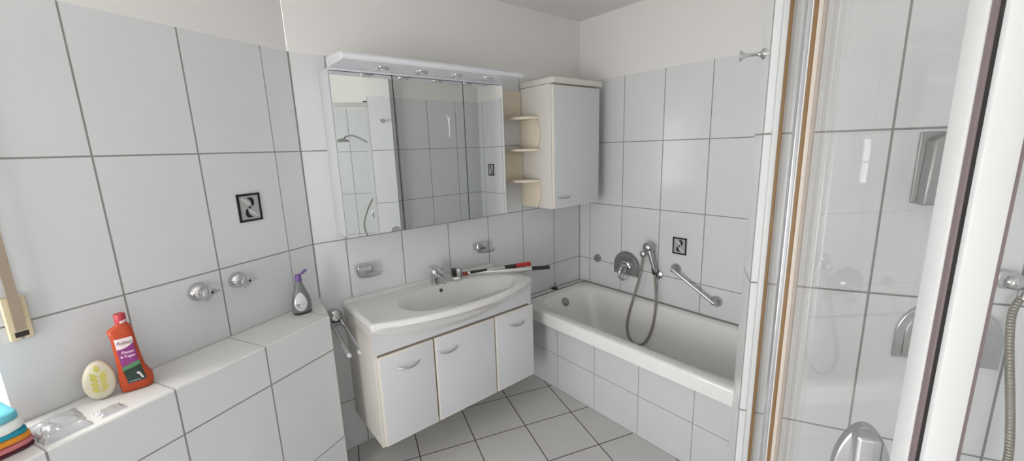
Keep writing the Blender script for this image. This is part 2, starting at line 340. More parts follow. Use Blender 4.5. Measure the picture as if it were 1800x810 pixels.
# ---------------------------------------------------------------- tiled ledge along the left wall
LZ, LT, LE = .8777, TL+.2252, .167
LN2 = 2.5
mb = MB(); bm = mb.bm; uvl = bm.loops.layers.uv['UVMap']
nl_lines = [.167, .468, .7645, 1.0457, 1.34, 1.635, 1.93]
def q(pts, uvs, mi):
    f = bm.faces.new([bm.verts.new(p) for p in pts])
    for lp, u in zip(f.loops, uvs): lp[uvl].uv = u
    f.material_index = mi
ns = [.13]+nl_lines+[LN2]
for a, b in zip(ns, ns[1:]):
    ua, ub = ext(nl_lines, .295, a), ext(nl_lines, .295, b)
    if a >= LE:
        for c, e in ((0, .2800), (.2800, .7195), (.7195, LZ-.004)):
            va, vb = ext([.2800, .7195], .4395, c), ext([.2800, .7195], .4395, e)
            q([P(LT, a, c), P(LT, b, c), P(LT, b, e), P(LT, a, e)], [(ua, va), (ub, va), (ub, vb), (ua, vb)], 0)
        q([P(LT, a, LZ-.004), P(LT, b, LZ-.004), P(LT-.004, b, LZ), P(LT-.004, a, LZ)], [(ua, .5), (ub, .5), (ub, .5), (ua, .5)], 1)
        q([P(LT-.004, a, LZ), P(LT-.004, b, LZ), P(TL+.0005, b, LZ), P(TL+.0005, a, LZ)], [(ua, .5), (ub, .5), (ub, -.0075), (ua, -.0075)], 1)
CE = Vector((VX0+.0005, -.0005, 0))
q([P(LT-.004, LE, LZ), P(TL+.0005, LE, LZ), CE+Z*LZ], [(.0, .5), (0, .012), (.45, .012)], 1)
q([P(LT, LE, 0), P(LT, LE, LZ-.004), CE+Z*LZ, CE], [(.2, .5), (.2, .6), (.6, .6), (.6, .5)], 1)
q([P(LT, LE, LZ-.004), P(LT-.004, LE, LZ), CE+Z*LZ], [(.2, .5), (.2, .6), (.6, .6)], 1)
bmesh.ops.remove_doubles(bm, verts=bm.verts, dist=1e-5)
struct(obj('wall_ledge', mb, ['tile', 'ltile'], smooth=False))

# ---------------------------------------------------------------- bath: tiled front and tub
mb = MB(); bm = mb.bm; uvl = bm.loops.layers.uv['UVMap']
yl = [.3691-.295, .3691, .6707, .9716, 1.2752, 1.575]
BX, HB = -.6398, .4483
ys = [0]+yl+[-YE]
for a, b in zip(ys, ys[1:]):
    for c, e in ((0, .2414), (.2414, HB)):
        q([Vector((BX, -a, c)), Vector((BX, -b, c)), Vector((BX, -b, e)), Vector((BX, -a, e))], [(ext(yl, .3, a), ext([0, .2414, HB], .2, c)), (ext(yl, .3, b), ext([0, .2414, HB], .2, c)), (ext(yl, .3, b), ext([0, .2414, HB], .2, e)), (ext(yl, .3, a), ext([0, .2414, HB], .2, e))], 0)
bmesh.ops.remove_doubles(bm, verts=bm.verts, dist=1e-5)
struct(obj('wall_bath_front', mb, 'btile', smooth=False))
RZ = .5305
mb = MB().box(BX-.0, -.001, -.05, -.001, .30, RZ, .002)
struct(obj('trim_5', mb, 'ceramic'))
mb = MB().box(BX, -.002, -.0555, -.0505, RZ-.01, RZ+.0012).box(BX, -.002, -.004, -.001, RZ-.01, RZ+.002).box(-.005, -.001, YE, -.002, RZ-.01, RZ+.002)
struct(obj('trim_6', mb, 'silicone'))
bath = thing('bathtub', 'white built-in bathtub with a tiled front below the shower mixer', 'bathtub', Vector((-.34, -.84, .1)))
def sring(cx, cy, hx, hy, z, e, n=96, skew=0):
    o = []
    for i in range(n):
        a = 2*math.pi*i/n; c, s = math.cos(a), math.sin(a)
        x = abs(c)**(2/e)*(1 if c > 0 else -1)*hx; y = abs(s)**(2/e)*(1 if s > 0 else -1)*hy
        o.append((cx+x, cy+y+skew, z))
    return o
x0, x1, y0, y1 = -.692, -.006, YE+.002, -.058
ocx, ocy, ohx, ohy = (x0+x1)/2, (y0+y1)/2, (x1-x0)/2, (y1-y0)/2
icx, icy, ihx, ihy = -.338, -.852, .285, .735
rings = [sring(ocx+.02, ocy, ohx-.02, ohy, HB+.002, 40), sring(ocx, ocy, ohx, ohy, HB+.004, 40), sring(ocx, ocy, ohx, ohy, RZ-.018, 40), sring(ocx, ocy, ohx-.004, ohy-.002, RZ-.006, 40), sring(ocx, ocy, ohx-.014, ohy-.006, RZ, 40)]
for t_, z, e, dx, dy in ((0, RZ-.003, 5.5, 0, 0), (0, RZ-.010, 5.5, .010, .010), (0, RZ-.03, 5.3, .02, .022), (0, RZ-.10, 5, .034, .055), (0, RZ-.20, 4.6, .052, .105), (0, RZ-.30, 4.2, .075, .17), (0, RZ-.37, 3.8, .105, .235), (0, RZ-.40, 3.4, .15, .31), (0, RZ-.405, 3, .22, .5)):
    rings.append(sring(icx, icy, ihx-dx, ihy-dy, z, e))
rings.append([(icx+(p[0]-icx)*.02, icy+(p[1]-icy)*.02, RZ-.4055) for p in rings[-1]])
obj('tub', MB().loft(rings, cap=False), 'enamel', bath, angle=50)
# overflow rosette on the sloping end under the vanity-side rim
fo = frame(Vector((-.335, -.150, .464)), Vector((0, -.93, .32)).normalized())
mb = MB(fo).lathe([(0, .016), (.024, .016), (.031, .012), (.033, .004), (.033, -.004)], 36)
obj('overflow_rosette', mb, 'dsatin', bath)
obj('overflow_knob', MB(fo).box(-.005, .005, -.018, .018, .015, .022, .003), 'satin', bath)
pl = thing('drain_plug', 'small black rubber plug with a thin stem on the bath edge', 'plug', Vector((-.315, -.030, RZ)))
obj('plug_body', MB(Matrix.Translation((-.315, -.030, RZ+.001))).lathe([(0, .014), (.008, .013), (.013, .008), (.024, .006), (.026, 0), (0, 0)], 28), 'black', pl)
obj('stem', MB().tube([(-.315, -.03, RZ+.012), (-.311, -.03, RZ+.03), (-.306, -.028, RZ+.052)], .0022, 8), 'black', pl)

# ---------------------------------------------------------------- bath fittings on the right wall
def rosette(mb, x, y, r, h=.010):
    mb.lathe([(0, h), (r*.80, h), (r*.95, h*.7), (r, 0)], 36, o=(x, y, 0)); return mb
k = thing('wall_valve_cap', 'small round satin knob on the bath wall left of the mixer plate', 'knob', Vector((-.001, -.184, .738)))
obj('cap', rosette(MB(FB(-.184, .738)), 0, 0, .031, .020), 'satin', k)
def arch(r, low, n=28): return [(r*math.cos(math.pi*i/n), r*math.sin(math.pi*i/n)) for i in range(n+1)]+[(-r, -low), (r, -low)]
def mixer(name, label, fr, loc, grp):
    m = thing(name, label, 'tap', loc, grp)
    obj('plate', MB(fr).prism(arch(.106, .066), .001, .012, .004, 3), 'satin', m)
    obj('raised_panel', MB(fr).prism(arch(.088, .058), .012, .017, .003, 2), 'satin', m)
    obj('hub', MB(fr).lathe([(.045, .016), (.042, .026), (.030, .032), (.028, .060), (.022, .070), (0, .072)], 36, o=(0, -.005, 0)), 'chrome', m)
    lv = MB(fr).tube([(0, .006, .060), (-.004, -.020, .082), (-.006, -.048, .090), (.000, -.075, .082), (.012, -.088, .066), (.022, -.080, .050), (.024, -.062, .046)], [.013, .012, .010, .009, .009, .008, .007], 14, smooth=2)
    obj('lever', lv, 'chrome', m)
    obj('index_mark', MB(fr).lathe([(0, .003), (.007, .003), (.008, 0)], 20, o=(.030, -.006, .032)), 'black', m)
    return m
mixer('bath_mixer', 'arched satin metal mixer plate with a curved lever on the wall above the bath', FB(-.444, .730), Vector((-.01, -.444, .66)), 'arched mixer plates')
hs = thing('hand_shower', 'chrome hand shower with a long hose looping down into the bath', 'shower', Vector((-.05, -.64, .72)))
fb = FB(-.632, .880)
mb = MB(fb).lathe([(.024, .001), (.023, .012), (.014, .02), (.013, .045), (0, .047)], 28)
obj('wall_bracket', mb, 'satin', hs)
mb = MB(fb).ball((.012, .030, .060), .038, .033, .034).tube([(.022, .010, .062), (.036, -.04, .058), (.052, -.10, .050), (.058, -.135, .046)], [.020, .0175, .016, .015], 16, smooth=1)
obj('handset', mb, 'satin', hs)
obj('spray_face', MB(fb).ball((-.018, -.020, .070), .024, .026, .022), 'chrome', hs)
obj('grip_ring', MB(fb).tube([(.050, -.105, .050), (.058, -.148, .046)], .0155, 16), 'blackp', hs)
mb = MB(FB(-.695, .722)).lathe([(.030, .001), (.029, .014), (.014, .022), (.012, .034), (0, .036)], 28)
obj('hose_outlet', mb, 'satin', hs)
hp = [(-.075, -.615, .868), (-.075, -.612, .80), (-.078, -.592, .68), (-.085, -.560, .55), (-.10, -.532, .42), (-.12, -.530, .33), (-.135, -.565, .255), (-.14, -.625, .232), (-.135, -.685, .262), (-.115, -.722, .36), (-.09, -.728, .48), (-.06, -.715, .60), (-.048, -.692, .70), (-.046, -.690, .735)]
obj('hose', MB().tube(hp, .0078, 12, smooth=3), 'hosem', hs)
gb = thing('grab_bar', 'slanted chrome grab bar on the tiled wall above the bath', 'grab bar', Vector((0, -.95, .64)))
a_, b_ = (0, 0), (.265, -.148)
fg = FB(-.812, .787)
for (x, y) in (a_, b_): obj('mounting_disc', MB(fg).lathe([(.034, .0), (.033, .010), (.022, .026), (.014, .040), (.012, .052), (0, .053)], 32, o=(x, y, .001)), 'satin', gb)
obj('bar', MB(fg).tube([(-.006, .003, .046), (b_[0]+.006, b_[1]-.003, .046)], .0098, 18), 'chrome', gb)

def deco(label, fr, loc, wd=.096, ht=.114, flip=1):
    d = thing('decor_tile', label, 'decorative tile', loc, 'black framed decor tiles')
    x, y = wd/2, ht/2; b = .009
    mb = MB(fr); mb.box(-x, x, y-b, y, .0005, .005, .001).box(-x, x, -y, -y+b, .0005, .005, .001).box(-x, -x+b, -y, y, .0005, .005, .001).box(x-b, x, -y, y, .0005, .005, .001)
    obj('frame', mb, 'dframe', d)
    obj('field', MB(fr).box(-x+b, x-b, -y+b, y-b, .0005, .003), 'dfield', d)
    def cres(sx, sy):
        o = []; n = 14
        out = [(-.010, .040), (.010, .041), (.019, .034), (.021, .020), (.017, .008), (.010, .003)]
        inn = [(.009, .010), (.008, .020), (.003, .030), (-.004, .036)]
        return [(px*sx*wd/.096, py*sy*ht/.114) for px, py in out+inn]
    mb = MB(fr)
    for s in (1, -1): mb.prism(cres(s*flip, s), .003, .0038)
    mb.prism([(0, .007), (.006, .001), (0, -.006), (-.006, .001)], .003, .0040)
    obj('curved_marks', mb, 'dframe', d)
    mb = MB(fr)
    for s in (1, -1):
        mb.prism([(px*s*flip, py*s) for px, py in ((-.034, .040), (-.022, .036), (-.006, .026), (.004, .012), (.006, .006), (-.004, .010), (-.016, .020), (-.028, .032))], .003, .0034)
    obj('light_sweeps', mb, 'dlight', d)
    return d
deco('black framed square decor tile on the wall left of the mirror cabinet', FL(.297, 1.3735), P(TL, .297, 1.317))
deco('black framed square decor tile on the wall above the slanted grab bar', FB(-.827, .9375), Vector((0, -.827, .883)), .092, .108)
deco('black framed square decor tile near the niche end, seen only in the mirror', FB(-1.45, 1.375), Vector((0, -1.45, 1.32)), .092, .110)

# ---------------------------------------------------------------- vanity unit
VL, VR, VF = -1.825, -.866, -.372
v = thing('vanity_unit', 'white wall-hung vanity cabinet with three doors below the washbasin', 'cabinet', Vector(((VL+VR)/2, -.19, .2)))
mb = MB(); mb.box(VL, VL+.018, VF, -.002, .203, .80, .0015).box(VR-.018, VR, VF, -.002, .203, .80, .0015).box(VL+.018, VR-.018, VF+.002, -.002, .203, .221).box(VL+.018, VR-.018, -.012, -.002, .221, .80)
obj('carcass', mb, 'cream', v)
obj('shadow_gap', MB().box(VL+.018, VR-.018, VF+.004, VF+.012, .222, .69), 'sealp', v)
obj('fascia', MB().box(VL+.001, VR-.001, VF-.004, VF+.014, .674, .800, .002), 'white', v)
for a, b in ((VL+.012, -1.5325), (-1.5235, -1.1545), (-1.1455, VR-.001)):
    d_ = obj('door', MB().box(a, b, VF-.017, VF-.001, .210, .664, .003), 'edge', v)
    obj('door_face', MB().box(a+.007, b-.007, VF-.0185, VF-.0165, .217, .657, .001), 'white', d_)
    c_ = {0: -1.667, 1: -1.456, 2: -.992}[[VL+.012, -1.5235, -1.1455].index(a)]
    pts = [(c_-.056, VF-.018, .588)]+[(c_-.056+.112*i/8, VF-.022-.020*math.sin(math.pi*i/8)**.7, .588-.008*math.sin(math.pi*i/8)) for i in range(1, 8)]+[(c_+.056, VF-.018, .588)]
    obj('handle', MB().tube(pts, [.0025, .0035, .0042, .0045, .0046, .0045, .0042, .0035, .0025], 12), 'satin', d_)
# basin
wb_ = thing('washbasin', 'wide white ceramic washbasin with a bowed front on the vanity', 'washbasin', Vector((-1.345, -.23, .8)))
BXL, BXR = VL-.003, VR+.004
def fy(u): return -.383-.118*math.sin(math.pi*u)**.85 if 0 < u < 1 else -.383
ZT = .832
BC = (-1.305, -.268)
def smooth(x): x = max(0, min(1, x)); return x*x*(3-2*x)
def bowl(x, y):
    dx = x-BC[0]; dx /= (.335 if dx < 0 else .375); dy = y-BC[1]; dy /= (.150 if dy > 0 else .198)
    r = (abs(dx)**2.5+abs(dy)**2.3)**(1/2.4)
    return -.128*smooth((1-r)/.50)**.7 if r < 1 else 0
def btop(i, j):
    x = BXL+(BXR-BXL)*i; F = fy(i); y = -.001+(F+.001)*j
    z = ZT+bowl(x, y)+.012*smooth((y+.035)/.02)
    ed = min((1-j)*abs(F), (x-BXL), (BXR-x)); 
    if ed < .016: z -= .016*(1-math.sqrt(max(0, 1-(1-ed/.016)**2)))
    return (x, y, z)
def cosp(i): return .5-.5*math.cos(math.pi*i)
ni, nj = 150, 80
def ui(i): return i
mb = MB(); b = bmesh.new()
us = [(.5-.5*math.cos(math.pi*i/ni))*.35+.65*i/ni for i in range(ni+1)]; vs_ = [1-(1-j/nj)**1.25 for j in range(nj+1)]
g = [[b.verts.new(btop(u_, v_)) for v_ in vs_] for u_ in us]
for i in range(ni):
    for j in range(nj): b.faces.new((g[i][j], g[i+1][j], g[i+1][j+1], g[i][j+1]))
def skirt(ii, jj):          # rim sides: go down then tuck under to the cabinet
    x, y, z = btop(us[ii], vs_[jj]); return x, y
path = [(0, j) for j in range(nj+1)]+[(i, nj) for i in range(1, ni+1)]+[(ni, j) for j in range(nj-1, -1, -1)]
prev = None; first = None
def lower(x, y, k):
    u_ = (x-BXL)/(BXR-BXL); belly = math.sin(math.pi*min(1, max(0, u_)))
    zz = [ZT-.026, ZT-.033, ZT-.060, ZT-.10][k]
    if k == 0: return (x, y, zz)
    if k == 1: return (x, y+.013*smooth((VF-y)/.06), zz)
    tgt = VF-.0045
    f = [0, 0, .35, 1.0][k]
    zb = .80-.108*belly**.6
    zz = [0, 0, ZT-.040-(ZT-.04-zb)*.35, zb][k]
    ny = y+(tgt-y)*[0, 0, .42, 1][k] if y < tgt else y
    cx = min(max(x, VL+.003), VR-.003)
    return (cx, ny, min(zz, ZT-.036))
for (i, j) in path:
    t0 = g[i][j]; x, y, _ = t0.co
    col = [t0]+[b.verts.new(lower(x, y, k)) for k in range(4)]
    if prev:
        for p_, q_, r_, s2 in zip(prev, prev[1:], col[1:], col): b.faces.new((p_, q_, r_, s2))
    prev = col
bmesh.ops.recalc_face_normals(b, faces=b.faces)
mb._add(b); obj('basin', mb, 'ceramic', wb_, angle=60)
obj('overflow_hole', MB(frame(Vector((-1.3304, -.1344, .804)), Vector((0, -.91, .415)).normalized())).lathe([(.011, -.004), (.011, .003), (.008, .004), (.0075, .001), (0, .0005)], 24), ['dsatin'], wb_)
obj('overflow_shadow', MB(frame(Vector((-1.3304, -.1354, .8045)), Vector((0, -.91, .415)).normalized())).lathe([(0, .0022), (.0068, .0022), (.0072, 0)], 20), 'black', wb_)
obj('drain', MB(Matrix.Translation((-1.30, -.262, ZT-.127))).lathe([(0, .004), (.018, .004), (.024, .001), (.024, -.002)], 28), 'chrome', wb_)
# basin tap
f_ = thing('basin_tap', 'chrome single-lever tap on the back of the washbasin', 'tap', Vector((-1.335, -.085, ZT)))
ft = Matrix.Translation((-1.335, -.085, ZT-.002))
obj('tap_body', MB(ft).lathe([(.027, 0), (.027, .005), (.0245, .008), (.024, .055), (.0255, .062), (.025, .085), (.018, .095), (0, .098)], 32), 'chrome', f_)
mb = MB(ft).tube([(0, -.012, .050), (0, -.055, .062), (0, -.095, .058), (0, -.108, .050)], [.017, .0155, .013, .012], 16, smooth=1).tube([(0, -.104, .056), (0, -.106, .030)], .0105, 16)
obj('spout', mb, 'chrome', f_)
mb = MB(ft); mb.box(-.018, .018, -.085, .022, .098, .110, .005, 3); mb.box(-.014, .014, -.020, .016, .088, .100, .003)
obj('lever', mb, 'chrome', f_)
# soap dishes
def soapdish(x, z, label):
    s = thing('soap_dish', label, 'soap dish', Vector((x, 0, z-.02)), 'chrome soap dishes above the basin')
    fr = FV(x, z)
    obj('holder', MB(fr).prism([(-.036, -.022), (-.040, .006), (-.034, .022), (.034, .024), (.042, .008), (.038, -.018)], .001, .056, .008, 3), 'chrome', s)
    n = 40
    rings = []
    for sc, y in ((.55, -.036), (.9, -.033), (1, -.020), (.97, -.018), (.86, -.029), (.5, -.031)):
        rings.append([(.022+sc*.066*math.cos(2*math.pi*i/n), y, .058+sc*.046*math.sin(2*math.pi*i/n)) for i in range(n)])
    obj('glass_dish', MB(fr).loft(rings), 'dish', s)
soapdish(-1.712, .989, 'chrome soap dish holder with a glass tray on the wall near the towel rail')
soapdish(-.975, .978, 'chrome soap dish holder with a glass tray above the metal poles')
# towel rail
tr_ = thing('towel_rail', 'chrome towel holder with two swivel arms left of the vanity', 'towel rail', Vector((-1.878, 0, .77)))
ftr = FV(-1.878, .772)
obj('mount', MB(ftr).lathe([(.030, .001), (.032, .03), (.030, .048), (.020, .058), (0, .060)], 30, o=(0, .012, 0)), 'chrome', tr_)
obj('pivot_block', MB(ftr).box(-.024, .024, -.022, -.012, .006, .05, .003), 'blackp', tr_)
for xa, xb in ((-.026, -.072), (.026, -.030)):
    ar = obj('arm', MB(ftr).tube([(xa, -.010, .02), (xb, -.010, .455)], .0085, 14), 'chrome', tr_)
    obj('end_cap', MB(ftr).lathe([(.0088, -.004), (.0088, .006), (.006, .009), (0, .009)], 16, o=(xb, -.010, .458)), 'alu', ar)

# ---------------------------------------------------------------- squeegee poles lying on the basin
def pole(name, label, p0, p1, segs, loc=None):
    o = thing(name, label, 'cleaning pole', Vector(p0), None); p0, p1 = Vector(p0), Vector(p1); d = (p1-p0)
    for nm, a, b, r, m in segs:
        obj(nm, MB().tube([p0+d*a, p0+d*(a+.02*(b-a)), p0+d*(b-.02*(b-a)), p0+d*b], [r*.8, r, r, r*.8], 16), m, o)
    return o
pa = pole('telescopic_pole', 'silver telescopic pole with grey block head and black grip overhanging the basin edge', (-1.168, -.110, .858), (-.716, -.384, .860),
     [('collar', 0.0, .07, .0115, 'darkred'), ('tube', .06, .80, .0115, 'silverbar'), ('grip', .79, 1.0, .0125, 'blackp')])
pb = pole('squeegee_pole', 'thin pole with a red and black handle behind the silver pole', (-1.150, -.140, .868), (-.782, -.285, .876),
     [('rod', 0.0, .68, .0055, 'silverbar'), ('clamp', .04, .30, .0085, 'blackp'), ('black_sleeve', .58, .76, .0125, 'blackp'), ('red_handle', .75, 1.0, .0135, 'red')])
sh = frame(Vector((-1.205, -.112, .832)), Vector((-.75, -.66, 0)).normalized())
mb = MB(sh).box(-.034, .026, .008, .070, -.012, .012, .005, 3)
obj('head_block', mb, 'dsatin', pa)
obj('head_foot', MB(sh).ball((-.004, .012, .010), .032, .013, .018), 'silverbar', pa)
obj('head_slot', MB(sh).box(-.027, .002, .024, .074, .010, .0145, .002), 'blackp', pa)

# ---------------------------------------------------------------- mirror cabinet with lamp canopy
ML, MR, MD, MZ0, MZ1 = -1.813, -.857, -.163, 1.187, 1.934
mc = thing('mirror_cabinet', 'white three-door mirror cabinet with a spotlight canopy above the basin', 'mirror cabinet', Vector(((ML+MR)/2, 0, MZ0)))
mb = MB().box(ML, MR, MD+.020, -.001, MZ0+.004, 1.9445, .002)
obj('carcass', mb, 'white', mc)
obj('top_strip', MB().box(ML, MR, MD+.001, MD+.019, MZ1+.0005, 1.9445, .001), 'canopy', mc)
sp = [ML, -1.527, -1.1305, MR]
for x in sp[1:3]: obj('gap_shade_strip', MB().box(x-.0018, x+.0018, MD+.003, MD+.018, MZ0, MZ1), 'blackp', mc)  # black filler strip painting the shade between the mirror doors
notch = {0: [(-1.573, .024)], 1: [(-1.476, .020)], 2: [(-1.089, .021)]}
for i in range(3):
    a, b = sp[i]+(.0019 if i else 0), sp[i+1]-(.0019 if i < 2 else 0)
    dr = obj('door', MB().box(a, b, MD+.006, MD+.019, MZ0, MZ1-.002, .0015), 'board', mc)
    (nx, nr), = notch[i]
    pts = [(a+.0005, MZ0+.001)]+[(nx-nr*math.cos(math.pi*k/14), MZ0+.001+nr*math.sin(math.pi*k/14)) for k in range(15)]+[(b-.0005, MZ0+.001), (b-.0005, MZ1-.003), (a+.0005, MZ1-.003)]
    F_ = Matrix(((1, 0, 0, 0), (0, 0, -1, MD+.006), (0, 1, 0, 0), (0, 0, 0, 1)))
    obj('mirror', MB(F_).prism(pts, 0.0002, .0055), 'mirror', dr, smooth=False)
# dried smear on the middle mirror
mb = MB(Matrix(((1, 0, 0, 0), (0, 0, -1, MD+.0004), (0, 1, 0, 0), (0, 0, 0, 1))))
mb.prism([(-1.243, 1.765), (-1.236, 1.752), (-1.229, 1.742), (-1.222, 1.750), (-1.221, 1.738), (-1.226, 1.722), (-1.2245, 1.70), (-1.2255, 1.655), (-1.229, 1.640), (-1.231, 1.66), (-1.2315, 1.70), (-1.234, 1.735), (-1.240, 1.748)], 0, .0005)
obj('dried_smear', mb, 'residue', mc)
# canopy: underside at 1.945, curved front lip
cs = [(-.150, 1.945), (-.335, 1.945), (-.350, 1.948), (-.356, 1.955), (-.355, 1.966), (-.345, 1.976), (-.24, 1.984), (-.150, 1.986)]
FX = Matrix(((0, 0, 1, 0), (1, 0, 0, 0), (0, 1, 0, 0), (0, 0, 0, 1)))
cn = obj('lamp_canopy', MB(FX).prism(cs, ML-.004, MR-.004, .008, 3), 'canopy', mc)
for x in (-1.612, -1.42, -1.225, -1.035):
    fd = Matrix(((1, 0, 0, x), (0, -1, 0, -.258), (0, 0, -1, 1.945), (0, 0, 0, 1)))
    sp_ = obj('spotlight', MB(fd).lathe([(.030, -.002), (.030, .004), (.026, .009), (.019, .009), (.019, .003)], 28), 'chrome', cn)
    obj('lamp_lens', MB(fd).lathe([(.019, .002), (.015, .008), (0, .012)], 24), 'lens', sp_)

# ---------------------------------------------------------------- wall cabinet with open end shelves
wc = thing('wall_cabinet', 'tall white single-door wall cabinet in the corner above the bath', 'cabinet', Vector((-.365, -.15, 1.19)))
CL, CR, CF = -.584, -.145, -.298
obj('carcass', MB().box(CL, CR, CF+.019, -.001, 1.190, 1.948, .002), 'cream', wc)
obj('lid', MB().box(CL-.004, CR+.010, CF-.014, -.001, 1.950, 1.984, .004), 'cream', wc)
d_ = obj('door', MB().box(CL+.002, CR-.002, CF, CF+.017, 1.194, 1.940, .003), 'edge', wc)
obj('door_face', MB().box(CL+.008, CR-.006, CF-.0012, CF+.001, 1.200, 1.934, .0008), 'white', d_)
pts = [(-.548+.108*i/8, CF-.002-.022*math.sin(math.pi*i/8)**.7, 1.262-.006*math.sin(math.pi*i/8)) for i in range(9)]
obj('handle', MB().tube(pts, [.0025, .0035, .0042, .0045, .0046, .0045, .0042, .0035, .0025], 12), 'satin', d_)
es = thing('corner_shelf', 'beige yellowed open shelf with three rounded boards left of the wall cabinet', 'shelf', Vector((-.64, -.06, 1.19)))
for z in (1.757, 1.562, 1.366):
    n = 22
    pts = [(CL-.003, -.001), (CL-.003, -.185)]+[(CL-.003-.150*math.sin(math.pi/2*k/n)**1.0, -.185*math.cos(math.pi/2*k/n)) for k in range(1, n)]+[(CL-.155, -.001)]
    obj('shelf_board', MB().prism(pts, z-.008, z+.008, .003), 'beige', es)
for z0_, z1_ in ((1.765, 1.930), (1.374, 1.554)): obj('back_panel', MB().box(-.735, CL-.003, -.010, -.001, z0_, z1_, .001), 'beige', es)
def wavy(z0_, z1_, d0, d1, b0):
    FY = Matrix(((0, 0, 1, 0), (-1, 0, 0, 0), (0, 1, 0, 0), (0, 0, 0, 1))); n = 20
    pts = [(.002, z0_), (.002, z1_)]+[(d1+(d0-d1)*k/n+b0*math.sin(math.pi*k/n), z1_+(z0_-z1_)*k/n) for k in range(n+1)]
    return MB(FY).prism(pts, CL-.012, CL-.003, .001)
obj('side_panel', wavy(1.570, 1.749, .160, .160, .03), 'beige', es); obj('side_panel', wavy(1.195, 1.358, .16, .18, .02), 'beige', es)

# ---------------------------------------------------------------- left wall: valves, strap
def valve(n, z, label, r=.035):
    v = thing('stop_valve', label, 'valve', P(TL, n, z-.035), 'chrome stop valves on the left wall')
    fr = FL(n, z)
    obj('rosette', MB(fr).lathe([(r, .001), (r, .005), (r*.96, .013), (r*.85, .022), (r*.66, .030), (r*.5, .033), (0, .034)], 40), 'chrome', v)
    mb = MB(fr).lathe([(.014, .030), (.0145, .042), (.020, .047), (.021, .052), (.019, .062), (.012, .066), (0, .067)], 28)
    mb.loft([[(.004, .013, .046), (.004, -.013, .046), (.004, -.013, .064), (.004, .013, .064)], [(.026, .008, .050), (.026, -.008, .050), (.026, -.008, .063), (.026, .008, .063)], [(.043, .0015, .058), (.043, -.0015, .058), (.043, -.0015, .062), (.043, .0015, .062)]])
    mb.loft([[(-.010, .004, .048), (.010, .004, .048), (.010, .004, .062), (-.010, .004, .062)], [(-.006, -.026, .052), (.006, -.026, .052), (.006, -.026, .060), (-.006, -.026, .060)]])
    obj('handle', mb, 'chrome', v)
    obj('index_dot', MB(fr).lathe([(0, .0025), (.0045, .002), (.005, 0)], 16, o=(.012, 0, .0645)), 'blackp', v)
valve(.538, 1.093, 'chrome stop valve on the left wall, the one nearer the orange bottle')
valve(.396, 1.094, 'chrome stop valve on the left wall, the one nearer the grey bottle', .033)
st = thing('shutter_strap', 'brown roller shutter strap hanging down into an ivory wall plate', 'strap', P(TL, .97, 1.11))
fr = FL(.978, 1.170)
obj('wall_plate', MB(fr).box(-.023, .023, -.060, .060, .001, .014, .005, 3), 'ivory', st)
obj('slot', MB(fr).box(-.013, .013, -.052, -.037, .0135, .0150, .001), 'slot', st)
obj('screw', MB(fr).lathe([(0, .0015), (.003, .001), (.0035, 0)], 12, o=(.0, -.056+.001, .0138)), 'dsatin', st)
obj('webbing', MB(fr).grid(1, 40, lambda i, j: (-.0105+.021*i, -.034+j*1.17, .0150+.006*math.sin(min(1, j*12)*math.pi/2)), solid=.0014), 'strap', st, smooth=False)
obj('guide_roller', MB(fr).box(-.016, .016, 1.125, 1.155, .001, .028, .006, 3), 'ivory', st)

# ---------------------------------------------------------------- things on the ledge
def se(a, hw, hd, e=3.4):
    c, s = math.cos(a), math.sin(a)
    return (abs(c)**(2/e)*(1 if c > 0 else -1)*hw, abs(s)**(2/e)*(1 if s > 0 else -1)*hd)
def interp(tab, h):
    for a, b in zip(tab, tab[1:]):
        if h <= b[0]:
            f = (h-a[0])/(b[0]-a[0]); return [a[k]+(b[k]-a[k])*f for k in range(1, len(a))]
    return list(tab[-1][1:])
# orange tile cleaner bottle; local frame x right, y up, z toward the room
OT = [(0, .006, .040, .020), (.004, .006, .045, .024), (.020, .007, .0475, .026), (.038, .007, .0475, .026), (.052, .004, .043, .0255), (.070, .001, .038, .025), (.10, -.001, .0355, .0245), (.14, -.003, .0335, .024), (.175, -.0045, .0325, .023), (.190, -.007, .0340, .022), (.197, -.008, .0345, .021), (.203, -.006, .0300, .019), (.209, -.002, .0235, .017), (.214, 0, .017, .015), (.219, 0, .0140, .014)]
fob = frame(P(-1.742, .8035, LZ+.001), (T*.93+N*.36).normalized()) @ Matrix.Diagonal((.84, 1, .9, 1))
ob_ = thing('cleaner_bottle', 'orange tile cleaner bottle with a red cap and purple green label', 'bottle', P(-1.742, .803, LZ))
ring = lambda t_, n=48: [(t_[1]+se(2*math.pi*i/n, t_[2], t_[3])[0], t_[0], se(2*math.pi*i/n, t_[2], t_[3])[1]) for i in range(n)]
OTf = [(h, *interp(OT, h)) for h in [0, .004, .012, .020, .029, .038, .045, .052, .061, .070, .085, .10, .12, .14, .16, .175, .183, .190, .197, .203, .209, .214, .219]]
obj('bottle_body', MB(fob).loft([ring(t_) for t_ in OTf]), 'orange', ob_, angle=60)
def osurf(co):
    cx, hw, hd = interp(OT, co.y); x = co.x+cx; q_ = min(.98, abs(co.x)/hw)
    return Vector((x, co.y, hd*(1-q_**3.4)**(1/3.4)+co.z))
cap = MB(fob).lathe([(.0155, 0), (.0165, .002), (.0165, .026), (.0150, .029), (0, .029)], 32, 'Y', o=(0, .218, 0))
obj('cap', cap, 'redcap', ob_)
obj('cap_tag', MB(fob).grid(10, 2, lambda i, j: (.0172*math.sin(-.2+1.2*i), .219+.007*j+.003*i, .0172*math.cos(-.2+1.2*i)), solid=.0004), 'lwhite', ob_)
def patch(x0, x1, y0f, y1f, m, z=.0008, nm='label', par=None):
    def fn(i, j):
        x = x0+(x1-x0)*i; y = y0f(i)+(y1f(i)-y0f(i))*j; return osurf(Vector((x, y, z)))
    return obj(nm, MB(fob).grid(14, 8, fn), m, par or ob_)
ck = lambda k: (lambda i: k)
